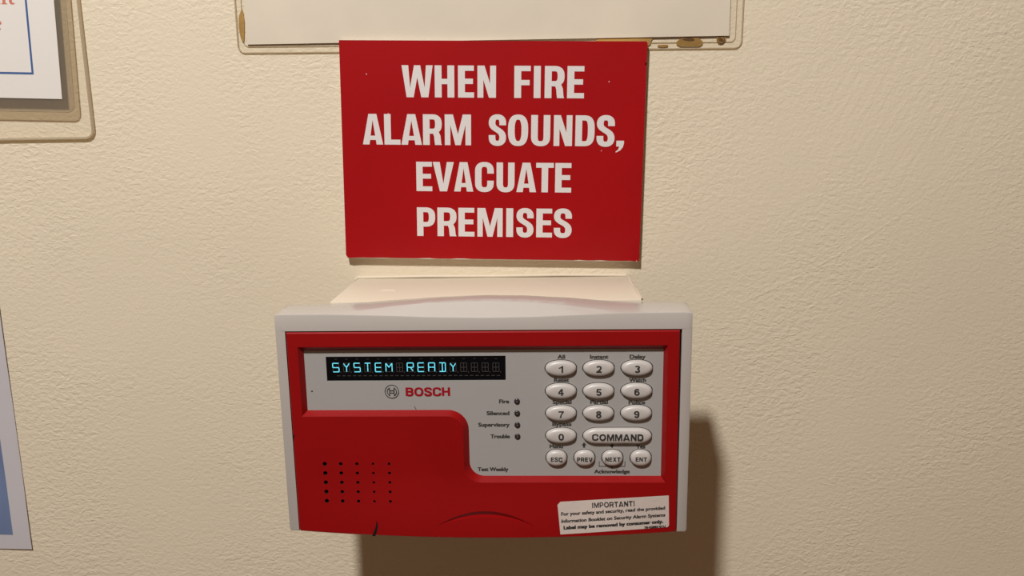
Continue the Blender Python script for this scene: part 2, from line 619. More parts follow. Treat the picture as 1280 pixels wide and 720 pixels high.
        Q((w * .05, h * .0), (w * .42, 0), (w * .30, -h * .10), (0, -h * .16), (0, -h * .20), (w * .55, -h * .13), (w * .88, -h * .02), (w, h * .10), (w, th * 1.15), (w * .05, th * 1.15))
    return [[(x0 + x, z0 + z) for x, z in p] for p in P]


# =================================================================== the setting
wv = bpy.data.meshes.new('wall_back')
bm = bmesh.new()
bmesh.ops.create_cube(bm, size=1)
for v in bm.verts:
    v.co = Vector((v.co.x * 6.0, 0.05 + v.co.y * 0.1, 1.45 + v.co.z * 2.9))
bm.to_mesh(wv)
bm.free()
wall = link('wall_back', wv, 'wall')
wall['kind'] = 'structure'
wall['label'] = 'cream painted wall with a stippled roller texture'
fv = bpy.data.meshes.new('floor')
bm = bmesh.new()
bmesh.ops.create_cube(bm, size=1)
for v in bm.verts:
    v.co = Vector((v.co.x * 6.0, -1.45 + v.co.y * 3.1, -0.03 + v.co.z * 0.06))
bm.to_mesh(fv)
bm.free()
floor = link('floor', fv, 'floor')
floor['kind'] = 'structure'
floor['label'] = 'plain brown floor below the wall'

cv = bpy.data.meshes.new('ceiling')
bm = bmesh.new()
bmesh.ops.create_cube(bm, size=1)
for v in bm.verts:
    v.co = Vector((v.co.x * 6.0, -1.45 + v.co.y * 3.1, 2.90 + v.co.z * 0.1))
bm.to_mesh(cv)
bm.free()
ceil = link('ceiling', cv, 'ceiling')
ceil['kind'] = 'structure'
ceil['label'] = 'plain cream painted ceiling above the wall'

# =================================================================== mounting box behind the keypad
KX, KZ = -29.34, -50.30
mb = box('mounting_box', -111.0, 52.4, -104.0, 8.9, -1.0, 66.7, 'boxpaint', None, 0.9, 2)
mb.location = (0, 0, H0)
tag(mb, 'cream painted mounting box fixed to the wall behind the red alarm keypad', 'mounting box')
# paint bead where the box meets the wall and a dried drip on its top
tube('paint_bead', [(-112, -0.3, 8.2), (-110.6, -0.5, 9.5), (-70, -0.7, 9.9), (-30, -0.4, 9.6), (10, -0.6, 10.0), (40, -0.4, 9.6), (51, -0.5, 9.4)],
     0.9, 'boxpaint', mb)
tube('paint_run', [(-89.5, -40.2, 8.7), (-87.5, -39.4, 9.0), (-85.0, -39.0, 9.1), (-82.5, -39.4, 9.0), (-80.5, -40.2, 8.7)], 0.55, 'boxpaint', mb)
tube('edge_bead', [(52.0, -0.5, 8.9), (52.3, -20, 8.8), (52.1, -42, 8.95), (52.4, -66, 8.7)], 0.55, 'boxpaint', mb)

# =================================================================== the fire alarm keypad
kp = root('alarm_keypad', 'red and grey fire alarm keypad with lit display and buttons below the red sign', 'keypad',
          (KX * MM, 0, H0 + KZ * MM))
FR = 91.5            # front of the housing, distance off the wall
DF = 92.1            # front of the red door
PN = 89.0            # face of the grey key panel


def interp(tab, x):
    if x <= tab[0][0]:
        return tab[0][1]
    for (a, p), (b, q) in zip(tab, tab[1:]):
        if x <= b:
            t = (x - a) / (b - a)
            t = t * t * (3 - 2 * t) * 0.35 + t * 0.65
            return p + (q - p) * t
    return tab[-1][1]


# ---- housing: arched brow on top, plain frame round the door
us = [-103.2, -102.4, -100] + [-96 + 4 * i for i in range(49)] + [100, 102.4, 103.2]
D_ = [(-103, 58.15), (-78, 58.15), (-48, 57.4), (-24, 56.45), (0, 56.0), (23, 56.2), (46, 57.0), (70, 57.9), (103, 58.0)]
B_ = [(-103, 57.9), (-86, 58.0), (-62, 59.1), (-44, 60.4), (-23, 61.7), (0, 62.45), (20, 62.1), (39, 61.0), (64, 58.9), (86, 58.1), (103, 58.0)]
C_ = [(-103, 58.2), (-72, 58.3), (-56, 59.4), (-42, 60.9), (-28, 62.0), (5, 62.6), (25, 61.9), (39, 60.8), (52, 59.3), (68, 58.1), (103, 58.05)]
CY = [(-103, 88.5), (-72, 88.0), (-50, 85.5), (0, 83.5), (40, 85.0), (68, 88.0), (103, 88.5)]
V, F = [], []
NR = 10
for u in us:
    ed = 1.0 if abs(u) < 101 else (0.55 if abs(u) < 102.8 else 0.0)     # eased ends
    dr = (1 - ed) * 0.9
    d, b, c, cy = interp(D_, u) - dr * .6, interp(B_, u) - dr, interp(C_, u) - dr, interp(CY, u)
    sp = 1 + 0.016                                   # the shell flares a little towards the wall
    fr = FR - (1 - ed) * 0.6
    V += [(u * sp, -66.6, -57.2), (u * sp, -66.6, b - 1.0), (u * sp, -67.2, b - .2), (u * sp, -68.4, b),
          (u, -(cy - .6), c), (u, -cy, c - .12), (u, -(fr - .7), d), (u, -(fr - .2), d - .18), (u, -fr, d - .7), (u, -fr, 49.6)]
n = len(us)
for i in range(n - 1):
    for k in range(NR - 1):
        a = i * NR + k
        F.append((a, a + NR, a + NR + 1, a + 1))


def quadbox(x0, x1, z0, z1, d0, d1):
    b = len(V)
    V.extend([(x0, -d0, z0), (x1, -d0, z0), (x1, -d0, z1), (x0, -d0, z1), (x0, -d1, z0), (x1, -d1, z0), (x1, -d1, z1), (x0, -d1, z1)])
    for f in ((0, 3, 2, 1), (4, 5, 6, 7), (0, 1, 5, 4), (2, 3, 7, 6), (1, 2, 6, 5), (3, 0, 4, 7)):
        F.append(tuple(b + q for q in f))


for sx in (-1, 1):
    # side walls of the frame with an eased outer edge
    x_in, x_out = 98.2 * sx, 103.3 * sx
    b = len(V)
    prof = [(x_in, 86.0), (x_in, FR), (x_out - .9 * sx, FR), (x_out - .25 * sx, FR - .25), (x_out, FR - .9), (x_out * 1.016, 66.6), (x_in, 66.6)]
    for zz in (49.7, -56.9, -57.9, -58.2):
        ins = {49.7: 0, -56.9: 0, -57.9: .35, -58.2: 1.0}[zz]
        for q, (x, d) in enumerate(prof):
            V.append((x - (ins * sx if q in (2, 3, 4, 5) else 0), -(d - (ins * .6 if q in (1, 2, 3) else 0)), zz))
    m = len(prof)
    for r in range(3):
        for k in range(m):
            l = (k + 1) % m
            f = (b + r * m + k, b + r * m + l, b + (r + 1) * m + l, b + (r + 1) * m + k)
            F.append(f if sx < 0 else f[::-1])
    cap = tuple(b + 3 * m + k for k in range(m))
    F.append(cap)
    # close the upper end of the side
    e = len(V)
    u = 103.2 * sx
    col = 0 if sx < 0 else (n - 1) * NR
    F.append(tuple(col + k for k in range(NR)) + (b,) if False else tuple(col + k for k in range(NR)))
quadbox(-98.4, 98.4, -57.4, -54, 66.8, 87)        # bottom wall of the tray
quadbox(-98.6, 98.6, 49.4, 54, 84, FR - .4)       # lip above the door
housing = pydata('housing', V, F, 'housing', kp, 38)
box('tray', -98.5, 98.5, -56.5, 52, 66.7, 84.5, 'void', kp)

# ---- key panel: grey plate with a hole for each key and a window for the display
KEYS = []       # (legend, centre u, v, width, height, text width, cap)
for r, (row, v) in enumerate(zip(('123', '456', '789'), (29.2, 17.3, 5.65))):
    for c, ch in enumerate(row):
        KEYS.append((ch, (38.95, 57.75, 76.7)[c], v, 15.5, 8.1, 2.2 if ch == '1' else 2.7, 3.5))
KEYS.append(('0', 38.95, -6.35, 15.5, 8.1, 2.8, 3.5))
KEYS.append(('COMMAND', 67.35, -6.5, 34.6, 8.3, 25.7, 3.35))
for ch, u, tw in (('ESC', 36.6, 5.9), ('PREV', 50.85, 7.8), ('NEXT', 65.05, 7.6), ('ENT', 79.4, 5.7)):
    KEYS.append((ch, u, -18.4, 10.6, 8.6, tw, 2.25))


def key_outline(w, h, k=1.0, grow=0.0, n=40):
    a, b = w / 2 * k + grow, h / 2 * k + grow
    if w > 30:                       # wide key: straight middle, elliptical ends
        ea = 7.2 * k + grow
        st = a - ea
        right = [(st + x, z) for x, z in sup(0, 0, ea, b, -90, 90, n // 2, 2.0)]
        left = [(-st + x, z) for x, z in sup(0, 0, ea, b, 90, 270, n // 2, 2.0)]
        return right + left
    return sup(0, 0, a, b, 0, 360, n, 2.15)[:-1]


bm = bmesh.new()


def loop(bm, pts, d):
    vs = [bm.verts.new((x, -(d(x, z) if callable(d) else d), z)) for x, z in pts]
    return vs, [bm.edges.new((vs[i], vs[(i + 1) % len(vs)])) for i in range(len(vs))]


allE = []
allE += loop(bm, [(-95, -34), (95, -34), (95, 45), (-95, 45)], PN)[1]
allE += loop(bm, [(-79.2, 22.9), (11.3, 22.95), (11.4, 35.75), (-79.2, 35.65)], PN)[1]
inner = []
for ch, u, v, wd, ht, tw, cp in KEYS:
    vs, es = loop(bm, [(u + x, v + z) for x, z in key_outline(wd, ht, 1, 0.42, 32)], PN)
    allE += es
bmesh.ops.triangle_fill(bm, use_beauty=True, use_dissolve=False, edges=allE)
for f in bm.faces:
    f.normal_update()
    if f.normal.y > 0:
        f.normal_flip()
ret = bmesh.ops.extrude_face_region(bm, geom=bm.faces[:])
for v in [g for g in ret['geom'] if isinstance(g, bmesh.types.BMVert)]:
    v.co.y += 1.6
bmesh.ops.recalc_face_normals(bm, faces=bm.faces[:])
panel = from_bm('key_panel', bm, 'panel', kp)
box('key_mat', -94, 94, -33, 44, 84.4, 87.3, 'void', kp)

# ---- keys
KB = 87.3
for ch, u, v, wd, ht, tw, cp in KEYS:
    Vv, Ff = [], []
    prof = [(1.0, 0.0), (1.0, 2.2), (.975, 2.7), (.925, 3.1), (.84, 3.5), (.70, 3.82), (.52, 4.0), (.3, 4.08), (.12, 4.1)]
    ol = key_outline(wd, ht, 1.0, 0.0, 40)
    ol_n = len(ol)
    for k, hgt in prof:
        # shrink evenly from the rim so wide keys keep a flat crown
        sh = (1 - k) * ht / 2
        for x, z in key_outline(wd, ht, 1.0, -sh, 40):
            Vv.append((x, -(KB + hgt), z))
    for r in range(len(prof) - 1):
        for i in range(ol_n):
            j = (i + 1) % ol_n
            Ff.append((r * ol_n + i, r * ol_n + j, (r + 1) * ol_n + j, (r + 1) * ol_n + i))
    Ff.append(tuple((len(prof) - 1) * ol_n + i for i in range(ol_n)))
    nm = 'command_key' if ch == 'COMMAND' else ('number_key' if ch.isdigit() else 'function_key')
    k = pydata(nm, Vv, Ff, 'key', kp, 50)
    k.location = (u * MM, 0, v * MM)
    caps('key_legend', ch, 0.0, -cp / 2, tw, cp, KB + 4.14, 'ink', k, 0.24)

# ---- printed legends on the panel
T = PN + 0.04
for body, u, v, wd in (('All', 39.2, 35.0, 3.8), ('Instant', 58.0, 34.9, 9.2), ('Delay', 77.0, 34.85, 7.9), ('Reset', 39.3, 22.9, 7.7),
                       ('Watch', 77.2, 22.75, 8.5), ('Special', 39.5, 11.35, 9.6), ('Partial', 58.1, 11.3, 8.9), ('Police', 77.0, 11.05, 8.4),
                       ('Bypass', 39.4, -0.4, 9.8), ('Menu', 36.5, -12.35, 6.9), ('Yes', 79.3, -12.5, 4.7)):
    text('printed_legend', body, u, v - 1.0, wd, 2.1, T, 'ink_soft', kp, 0.15)
text('printed_legend', 'Acknowledge', 64.9, -27.0, 18.2, 2.1, T, 'ink_soft', kp, 0.15)
for u, s in ((50.6, 1), (64.8, -1)):
    z = -11.7
    flat_polys('arrow_mark', [[(u - 1.25, z), (u + 1.25, z), (u, z + 1.6 * s)], [(u - .55, z), (u + .55, z), (u + .55, z - 1.3 * s), (u - .55, z - 1.3 * s)]], T, 'ink', kp)
flat_polys('bracket_mark', [[(58.2, -23.4), (71.6, -23.4), (71.6, -23.0), (58.2, -23.0)], [(58.2, -23), (58.55, -23), (58.55, -20.4), (58.2, -20.4)],
                            [(71.25, -23), (71.6, -23), (71.6, -20.4), (71.25, -20.4)], [(64.6, -23.4), (65.2, -23.4), (65.2, -24.4), (64.6, -24.4)]], T, 'ink_soft', kp)
for body, v, wd in (('Fire', 11.75, 5.2), ('Silenced', 5.5, 11.6), ('Supervisory', -.65, 16.0), ('Trouble', -6.9, 9.9)):
    text('lamp_legend', body, 12.9 - wd / 2, v - 1.0, wd, 2.15, T, 'ink_soft', kp, 0.15)
text('printed_legend', 'Test Weekly', 3.95, -25.8, 15.9, 2.15, T, 'ink_soft', kp, 0.15)

# ---- indicator lamps
for v in (11.85, 5.5, -.7, -6.9):
    Vv, Ff = [], []
    for r_, h_ in ((1.5, -.8), (1.5, .25), (1.3, .55), (.95, .7), (.45, .78)):
        Vv += [(16.8 + r_ * math.cos(q * math.pi / 10), -(PN + h_), v + r_ * math.sin(q * math.pi / 10)) for q in range(20)]
    for r in range(4):
        for i in range(20):
            j = (i + 1) % 20
            Ff.append((r * 20 + i, r * 20 + j, r * 20 + 20 + j, r * 20 + 20 + i))
    Ff.append(tuple(80 + i for i in range(20)))
    lp = pydata('indicator_lamp', Vv, Ff, 'led', kp, 50)
    flat_polys('lens_core', [sup(16.8, v, .5, .5, 0, 360, 12, 2)[:-1]], PN + .84, 'led_core', lp)

# ---- vacuum display with sixteen characters
disp = box('display', -79.6, 11.8, 22.5, 36.1, 86.5, 88.5, 'black', kp)
disp['label'] = 'black display reading SYSTEM READY in cyan segments'
SEG = {'a': ((0, 1), (1, 1)), 'b': ((1, 1), (1, .5)), 'c': ((1, .5), (1, 0)), 'd': ((0, 0), (1, 0)), 'e': ((0, .5), (0, 0)), 'f': ((0, 1), (0, .5)),
       'g': ((0, .5), (.5, .5)), 'G': ((.5, .5), (1, .5)), 'h': ((0, 1), (.5, .5)), 'i': ((.5, 1), (.5, .5)), 'j': ((1, 1), (.5, .5)),
       'k': ((0, 0), (.5, .5)), 'l': ((.5, .5), (.5, 0)), 'm': ((1, 0), (.5, .5))}
CHARS = {'S': 'afgGcd', 'Y': 'hjl', 'T': 'ail', 'E': 'afegGd', 'M': 'fehjbc', 'R': 'abfegGm', 'A': 'abcefgG', 'D': 'abcdil', ' ': ''}
CW, CH = 3.1, 4.5
ghost = []


def seg_poly(s, x0, z0, t):
    (a, b), (c, d) = SEG[s]
    p, q = Vector((x0 + a * CW, z0 + b * CH)), Vector((x0 + c * CW, z0 + d * CH))
    dr = (q - p).normalized()
    g = 0.06
    p, q = p + dr * g, q - dr * g
    nn = Vector((-dr.y, dr.x)) * t / 2
    return [tuple(p - nn), tuple(q - nn), tuple(q + nn), tuple(p + nn)]


for i, ch in enumerate('SYSTEM READY    '):
    cx = -74.45 + 5.396 * i
    x0, z0 = cx - CW / 2, 27.6
    if CHARS[ch]:
        flat_polys('lit_character', [seg_poly(s, x0, z0, .47) for s in CHARS[ch]], 88.62, 'lit', disp)
    for s in SEG:
        if s not in CHARS[ch] and (s in 'abcdef' or ch == ' ' and s in 'gGil'):
            ghost.append(seg_poly(s, x0, z0, .34))
    # unlit comma, and the flags above and below the character
    ghost.append([(cx + 2.1, 27.0), (cx + 2.55, 27.0), (cx + 2.55, 27.7), (cx + 2.1, 27.7)])
    ghost.append([(cx - .5, 34.1), (cx + .8, 34.1), (cx + .8, 34.4), (cx - .5, 34.4)])
    for o in (.4, 3.1):
        if cx + o + 1.7 < 10.8:
            ghost.append([(cx + o, 25.3), (cx + o + 1.6, 25.3), (cx + o + 1.6, 25.75), (cx + o, 25.75)])
flat_polys('unlit_segments', ghost, 88.58, 'ghost', disp)

# ---- maker's mark: ring with an armature, and the name in red
lg = ribbon(sup(-46.5, 17.2, 3.45, 3.45, 0, 360, 40, 2)[:-1], .42, .42, True)
for s in (-1, 1):
    lg += ribbon([(-46.5 + s * x, 17.2 + z) for x, z in sup(0, 0, 2.35, 2.35, -52, 52, 10, 2)], .38)
    lg += ribbon([(-46.5 + s * 1.15, 15.1), (-46.5 + s * 1.15, 19.3)], .38)
    lg += ribbon([(-46.5 - 1.15, 17.2 + s * .62), (-46.5 + 1.15, 17.2 + s * .62)], .36)
    lg += ribbon([(-46.5 + s * 1.15, 19.1), (-46.5 + s * 1.5, 19.05)], .3)
    lg += ribbon([(-46.5 + s * 1.15, 15.3), (-46.5 + s * 1.5, 15.35)], .3)
flat_polys('ring_emblem', lg, T, 'ink_soft', kp)
x = -39.5
for ch, wd in (('B', 4.05), ('O', 4.75), ('S', 4.05), ('C', 4.35), ('H', 4.2)):
    flat_polys('brand_letter', glyph(ch, x, x + wd, 14.75, 19.35, 1.22, 1.0, 2.3), T, 'ink_red', kp)
    x += wd + 0.3
flat_polys('scratch_mark', [[(-35.5, 9.3), (-35.1, 9.2), (-34.3, 7.6), (-34.6, 7.5)]], T, 'ink', kp)
flat_polys('scratch_mark', [sup(-87.3, 17.5, .5, .45, 0, 360, 8, 2)[:-1]], T, 'ink_soft', kp)


# ---- red door: frame round the panel, speaker corner, bowed lower edge
def smooth(t):
    t = min(1, max(0, t))
    return t * t * (3 - 2 * t)


def bow(u, v):
    """front of the door, distance off the wall: swells towards the middle of the lower edge"""
    return DF + 3.0 * max(0.0, 1 - (u / 98.0) ** 2) * smooth((-24 - v) / 38)


def low(u):
    return -57.9 - 2.3 * max(0.0, 1 - (u / 97.5) ** 2)


def arc(cx, cz, r, a0, a1, n=10):
    return [(cx + r * math.cos(math.radians(a0 + (a1 - a0) * i / n)), cz + r * math.sin(math.radians(a0 + (a1 - a0) * i / n))) for i in range(n + 1)]


def opening(k):
    """k=0 at the door face, k=1 at the panel"""
    t, l, r_, b, s, q = 41.65 - 2.75 * k, -92.4 + 2.3 * k, 91.6 - 1.85 * k, -30.65 + 2.4 * k, 5.1 + 2.35 * k, -10.9 + 3.0 * k
    r1, r2_ = 9.0 - 1.5 * k, 7.5 + 3.0 * k
    p = [(l, t), (l, s)]
    p += arc(q - r2_, s - r2_, r2_, 90, 0)
    p += arc(q + r1, b + r1, r1, 180, 270)
    p += [(r_, b), (r_, t)]
    return p


def outline(ins):
    p = [(-97.7 + ins, 49.0 - ins), (-97.9 + ins, -57.0 + ins), (-97.2 + ins, low(-97.2) + ins)]
    nb = 40
    for i in range(1, nb):
        u = -97.2 + 194.4 * i / nb
        p.append((u, low(u) + ins))
    p += [(97.2 - ins, low(97.2) + ins), (97.9 - ins, -57.0 + ins), (97.2 - ins, 49.0 - ins)]
    return p


def arc3(p0, pm, p1, n=24):
    """parabolic arc through three points"""
    out = []
    for i in range(n + 1):
        t = i / n
        x = p0[0] + (p1[0] - p0[0]) * t
        z = p0[1] + (p1[1] - p0[1]) * t
        k = 4 * t * (1 - t)
        out.append((x, z + (pm - (p0[1] + p1[1]) / 2) * k))
    return out


bm = bmesh.new()
E_ = []
rings = {}
rings['out'] = loop(bm, outline(0.55), DF)
rings['open'] = loop(bm, opening(0), DF)
E_ += rings['out'][1] + rings['open'][1]
HOLES = []
for r in range(5):
    for c in range(5):
        cu_ = -82.25 + 8.3 * c
        cv_ = -20.45 - 5.07 * r
        rad = (1.12, .95, .85, .68, .76)[c]
        HOLES.append((cu_, cv_, rad))
        E_ += loop(bm, sup(cu_, cv_, rad, rad, 0, 360, 12, 2)[:-1], DF)[1]
up_arc = arc3((-25.2, -53.6), -45.6, (25.0, -53.6))
lo_arc = arc3((-25.2, -53.6), -48.7, (25.0, -53.6))
cres = up_arc + lo_arc[1:-1][::-1]
E_ += loop(bm, cres, DF)[1]
bmesh.ops.triangle_fill(bm, use_beauty=True, use_dissolve=False, edges=E_)
for f in bm.faces:
    f.normal_update()
    if f.normal.y > 0:
        f.normal_flip()
# cut into a lattice so that the swell is smooth
for uu in range(-90, 91, 6):
    bmesh.ops.bisect_plane(bm, geom=bm.verts[:] + bm.edges[:] + bm.faces[:], plane_co=(uu, 0, 0), plane_no=(1, 0, 0))
for vv in range(-56, -23, 4):
    bmesh.ops.bisect_plane(bm, geom=bm.verts[:] + bm.edges[:] + bm.faces[:], plane_co=(0, 0, vv), plane_no=(0, 0, 1))
for v in bm.verts:
    v.co.y = -bow(v.co.x, v.co.z)


def strip(A, B):
    va = [bm.verts.new(p) for p in A]
    vb = [bm.verts.new(p) for p in B]
    m = len(A)
    for i in range(m):
        j = (i + 1) % m
        bm.faces.new((va[i], va[j], vb[j], vb[i]))


# bevelled walls of the opening, outer eased edge and outer walls
o0, o1 = opening(0), opening(1)
om = opening(.12)
strip([(x, -bow(x, z), z) for x, z in o0][::-1], [(x, -(bow(x, z) - .12), z) for x, z in om][::-1])
strip([(x, -(bow(x, z) - .12), z) for x, z in om][::-1], [(x, -(PN - .05), z) for x, z in o1][::-1])
A, B = outline(.55), outline(0)
strip([(x, -bow(x, z), z) for x, z in A], [(x, -(bow(x, z) - .55), z) for x, z in B])
strip([(x, -(bow(x, z) - .55), z) for x, z in B], [(x, -85.5, z) for x, z in B])
# grip: a crescent that slopes inwards and ends on a small ledge
m_ = len(up_arc)
gl, gd = [], []
for i in range(m_):
    k = 1 - abs(2 * i / (m_ - 1) - 1) ** 2
    x, z = lo_arc[i]
    gl.append(bm.verts.new((x, -(bow(x, z) - 2.0 * k), z + .45 * k)))
    gd.append(bm.verts.new((x, -bow(x, z), z)))
gu = [bm.verts.new((x, -bow(x, z), z)) for x, z in up_arc]
for i in range(m_ - 1):
    bm.faces.new((gu[i], gl[i], gl[i + 1], gu[i + 1]))
    bm.faces.new((gl[i], gd[i], gd[i + 1], gl[i + 1]))
for f in list(bm.faces):
    if f.calc_area() < 1e-7:
        bm.faces.remove(f)
door = from_bm('door', bm, 'door', kp, 22)
door['label'] = 'glossy red plastic door with speaker holes'
for cu_, cv_, rad in HOLES:
    Vv, Ff = [], []
    dd = bow(cu_, cv_)
    for d in (dd, dd - 1.9):
        Vv += [(x, -d, z) for x, z in sup(cu_, cv_, rad + .03, rad + .03, 0, 360, 12, 2)[:-1]]
    for i in range(12):
        j = (i + 1) % 12
        Ff.append((i, 12 + i, 12 + j, j))
    Ff.append(tuple(12 + i for i in range(12)))
    pydata('speaker_hole', Vv, Ff, 'void', door)


def fr(off):
    return lambda x, z: bow(x, z) + off


flat_polys('crack', [[(-57.6, -59.6), (-59.3, -59.5), (-58.2, -57.0), (-57.2, -54.2), (-56.7, -51.2), (-56.2, -51.9), (-56.1, -54.2), (-56.6, -56.8)]], fr(.08), 'void', door)
flat_polys('edge_chip', [[(-97.8, -4.2), (-97.0, -4.9), (-97.1, -6.2), (-97.9, -6.9)]], fr(.06), 'void', door)

# ---- caution sticker
st_c = [(36.9, -42.2), (38.4, -40.6), (93.5, -37.5), (94.0, -54.0), (93.3, -54.9), (38.3, -58.0), (37.6, -50.0)]
bm = bmesh.new()
es = loop(bm, st_c, DF)[1]
bmesh.ops.triangle_fill(bm, use_beauty=True, edges=es)
for f in bm.faces:
    f.normal_update()
    if f.normal.y > 0:
        f.normal_flip()
for uu in range(40, 94, 4):
    bmesh.ops.bisect_plane(bm, geom=bm.verts[:] + bm.edges[:] + bm.faces[:], plane_co=(uu, 0, 0), plane_no=(1, 0, 0))
for vv in range(-56, -37, 4):
    bmesh.ops.bisect_plane(bm, geom=bm.verts[:] + bm.edges[:] + bm.faces[:], plane_co=(0, 0, vv), plane_no=(0, 0, 1))
for v in bm.verts:
    v.co.y = -(bow(v.co.x, v.co.z) + .14)
stk = from_bm('caution_sticker', bm, 'sticker', kp, 30)
stk['label'] = 'off white paper sticker with black warning text'
SR = math.atan2(2.9, 55.0)
SF = fr(.22)
caps('sticker_text', 'IMPORTANT!', 65.4, -43.35, 21.8, 2.7, SF, 'ink', stk, 0.19, SR)
text('sticker_text', 'For your safety and security, read the provided', 65.3, -46.55, 53.2, 1.85, SF, 'ink', stk, 0.12, SR)
text('sticker_text', 'Information Booklet on Security Alarm Systems', 65.35, -50.35, 53.2, 1.85, SF, 'ink', stk, 0.12, SR, 0.12)
text('sticker_text', 'Label may be removed by consumer only.', 65.5, -53.95, 51.2, 1.95, SF, 'ink', stk, 0.2, SR)
text('sticker_text', '78-02883-01U', 86.8, -55.15, 11.0, 1.15, SF, 'ink', stk, 0.2, SR)

# =================================================================== the red evacuation sign
sg = root('warning_sign', 'red plastic sign with white capitals telling people to evacuate, above the keypad', 'sign',
          (-27.6 * MM, 0, H0 + 82.75 * MM), 0.02247)
SW, SH, SD = 87.2, 62.6, 4.8
box('core', -SW, SW, -SH, SH, 1.7, SD - .25, 'sign_core', sg, 0.3, 1)
face = [(-SW, SH), (-SW, -SH + 2.4)] + arc(-SW + 2.4, -SH + 2.6, 2.4, 180, 268, 8)
rng = random.Random(4)
for i in range(1, 40):
    u = -SW + 2.6 + (2 * SW - 4) * i / 40
    face.append((u, -SH + .55 + rng.choice((0, 0, .05, .1, .3)) * (1 if u > -40 else 1.4)))
face += [(SW - 1.9, -SH + .3), (SW - 1.7, -SH + 1.3), (SW - 1.2, -SH + .35), (SW - .1, -SH + .35), (SW - .15, 51.2), (SW - 1.0, 50.7), (SW - .9, 50.0), (SW - .15, 49.6), (SW - .1, SH - .5), (SW - .6, SH)]
Vv = [(x, -SD, z) for x, z in face] + [(x, -(SD - .28), z) for x, z in face]
nf = len(face)
Ff = [tuple(range(nf))] + [(i, nf + i, nf + (i + 1) % nf, (i + 1) % nf) for i in range(nf)]
pydata('red_face', Vv, Ff, 'sign_red', sg)
for px in (-70, 70):
    box('adhesive_pad', px - 9, px + 9, -52, -40, -0.2, 1.9, 'sign_core', sg)
LINES = [
    ("WHENFIRE", 49.04, 31.3, [(-51.8, -34.0), (-32.9, -21.7), (-19.6, -10.4), (-8.5, 2.1), (12.5, 21.9), (23.6, 27.5), (29.8, 41.0), (42.6, 52.2)]),
    ("ALARMSOUNDS,", 21.84, 4.47, [(-75.1, -63.3), (-62.5, -53.2), (-52.7, -40.7), (-40.0, -29.1), (-27.4, -12.2), (-2.0, 8.0), (9.1, 20.7), (22.4, 33.4),
                                   (35.4, 46.0), (47.8, 58.8), (60.0, 70.3), (71.2, 75.8)]),
    ("EVACUATE", -5.21, -22.19, [(-44.3, -35.0), (-34.6, -22.3), (-22.2, -11.0), (-9.9, 1.0), (2.6, 13.1), (14.2, 25.7), (25.6, 35.8), (36.7, 46.1)]),
    ("PREMISES", -31.71, -48.63, [(-44.3, -33.5), (-32.2, -20.9), (-19.8, -10.3), (-8.6, 6.3), (8.4, 12.5), (14.4, 24.5), (26.1, 35.4), (36.4, 46.9)])]
for s, z1, z0, xs in LINES:
    h = z1 - z0
    for ch, (a, b) in zip(s, xs):
        flat_polys('letter', glyph(ch, a, b, z0, z1, 0.222 * h, 0.165 * h), SD + .05, 'sign_white', sg)
for x, z, r in ((66.2, 40.6, .32), (-60, 22, .28), (63, 2, .25), (-72, 44, .3)):
    flat_polys('scuff', [sup(x, z, r * .6, r * 1.6, 0, 360, 8, 2)[:-1]], SD + .04, 'sign_white', sg)


def grid_sheet(name, x0, x1, z0, z1, nx, nz, dist, thick, mat, parent, wob=None):
    """thin sheet with its own back and cut edges; dist(x, z) is the distance of its face off the wall"""
    Vv, Ff = [], []
    pts = [(x0 + (x1 - x0) * i / nx, z0 + (z1 - z0) * k / nz) for k in range(nz + 1) for i in range(nx + 1)]
    m = nx + 1
    Vv += [(x, -dist(x, z), z) for x, z in pts]
    Vv += [(x, -dist(x, z) + thick, z) for x, z in pts]
    b = len(pts)
    for k in range(nz):
        for i in range(nx):
            a = k * m + i
            Ff.append((a, a + 1, a + m + 1, a + m))
            Ff.append((b + a, b + a + m, b + a + m + 1, b + a + 1))
    ed = [k for k in range(m)] + [k * m + nx for k in range(1, nz + 1)] + [nz * m + k for k in range(nx - 1, -1, -1)] + [k * m for k in range(nz - 1, 0, -1)]
    e0 = len(Vv)
    for q in ed:
        Vv.append(Vv[q])
        Vv.append(Vv[b + q])
    for i in range(len(ed)):
        j = (i + 1) % len(ed)
        Ff.append((e0 + 2 * i, e0 + 2 * i + 1, e0 + 2 * j + 1, e0 + 2 * j))
    return pydata(name, Vv, Ff, mat, parent, 50)


# =================================================================== clear sleeve with a blank sheet above the sign
def rounded(x0, x1, z0, z1, r, n=6):
    return (arc(x0 + r, z0 + r, r, 180, 270, n) + arc(x1 - r, z0 + r, r, 270, 360, n) + arc(x1 - r, z1 - r, r, 0, 90, n) + arc(x0 + r, z1 - r, r, 90, 180, n))


def sheet(name, pts, d0, d1, mat, parent=None):
    n = len(pts)
    Vv = [(x, -d1, z) for x, z in pts] + [(x, -d0, z) for x, z in pts]
    Ff = [tuple(range(n)), tuple(range(2 * n - 1, n - 1, -1))] + [(i, n + i, n + (i + 1) % n, (i + 1) % n) for i in range(n)]
    return pydata(name, Vv, Ff, mat, parent)


sl = root('plastic_sleeve', 'clear plastic sleeve with brown glue stains stuck to the wall behind the red sign', 'sleeve', (-29.5 * MM, 0, H0 + 140.4 * MM), 0.0085)
o_ = rounded(-143.6, 143.6, 0, 222, 4.2)
sheet('back_sheet', o_, -0.1, 0.35, 'clear', sl)
tube('rim', [(x, -0.35, z) for x, z in o_], 0.5, 'rim', sl, 8, True)
i_ = rounded(-140.2, 140.0, 3.4, 218, 3.0)
tube('weld_line', [(x, -0.3, z) for x, z in i_], 0.22, 'rim', sl, 6, True)


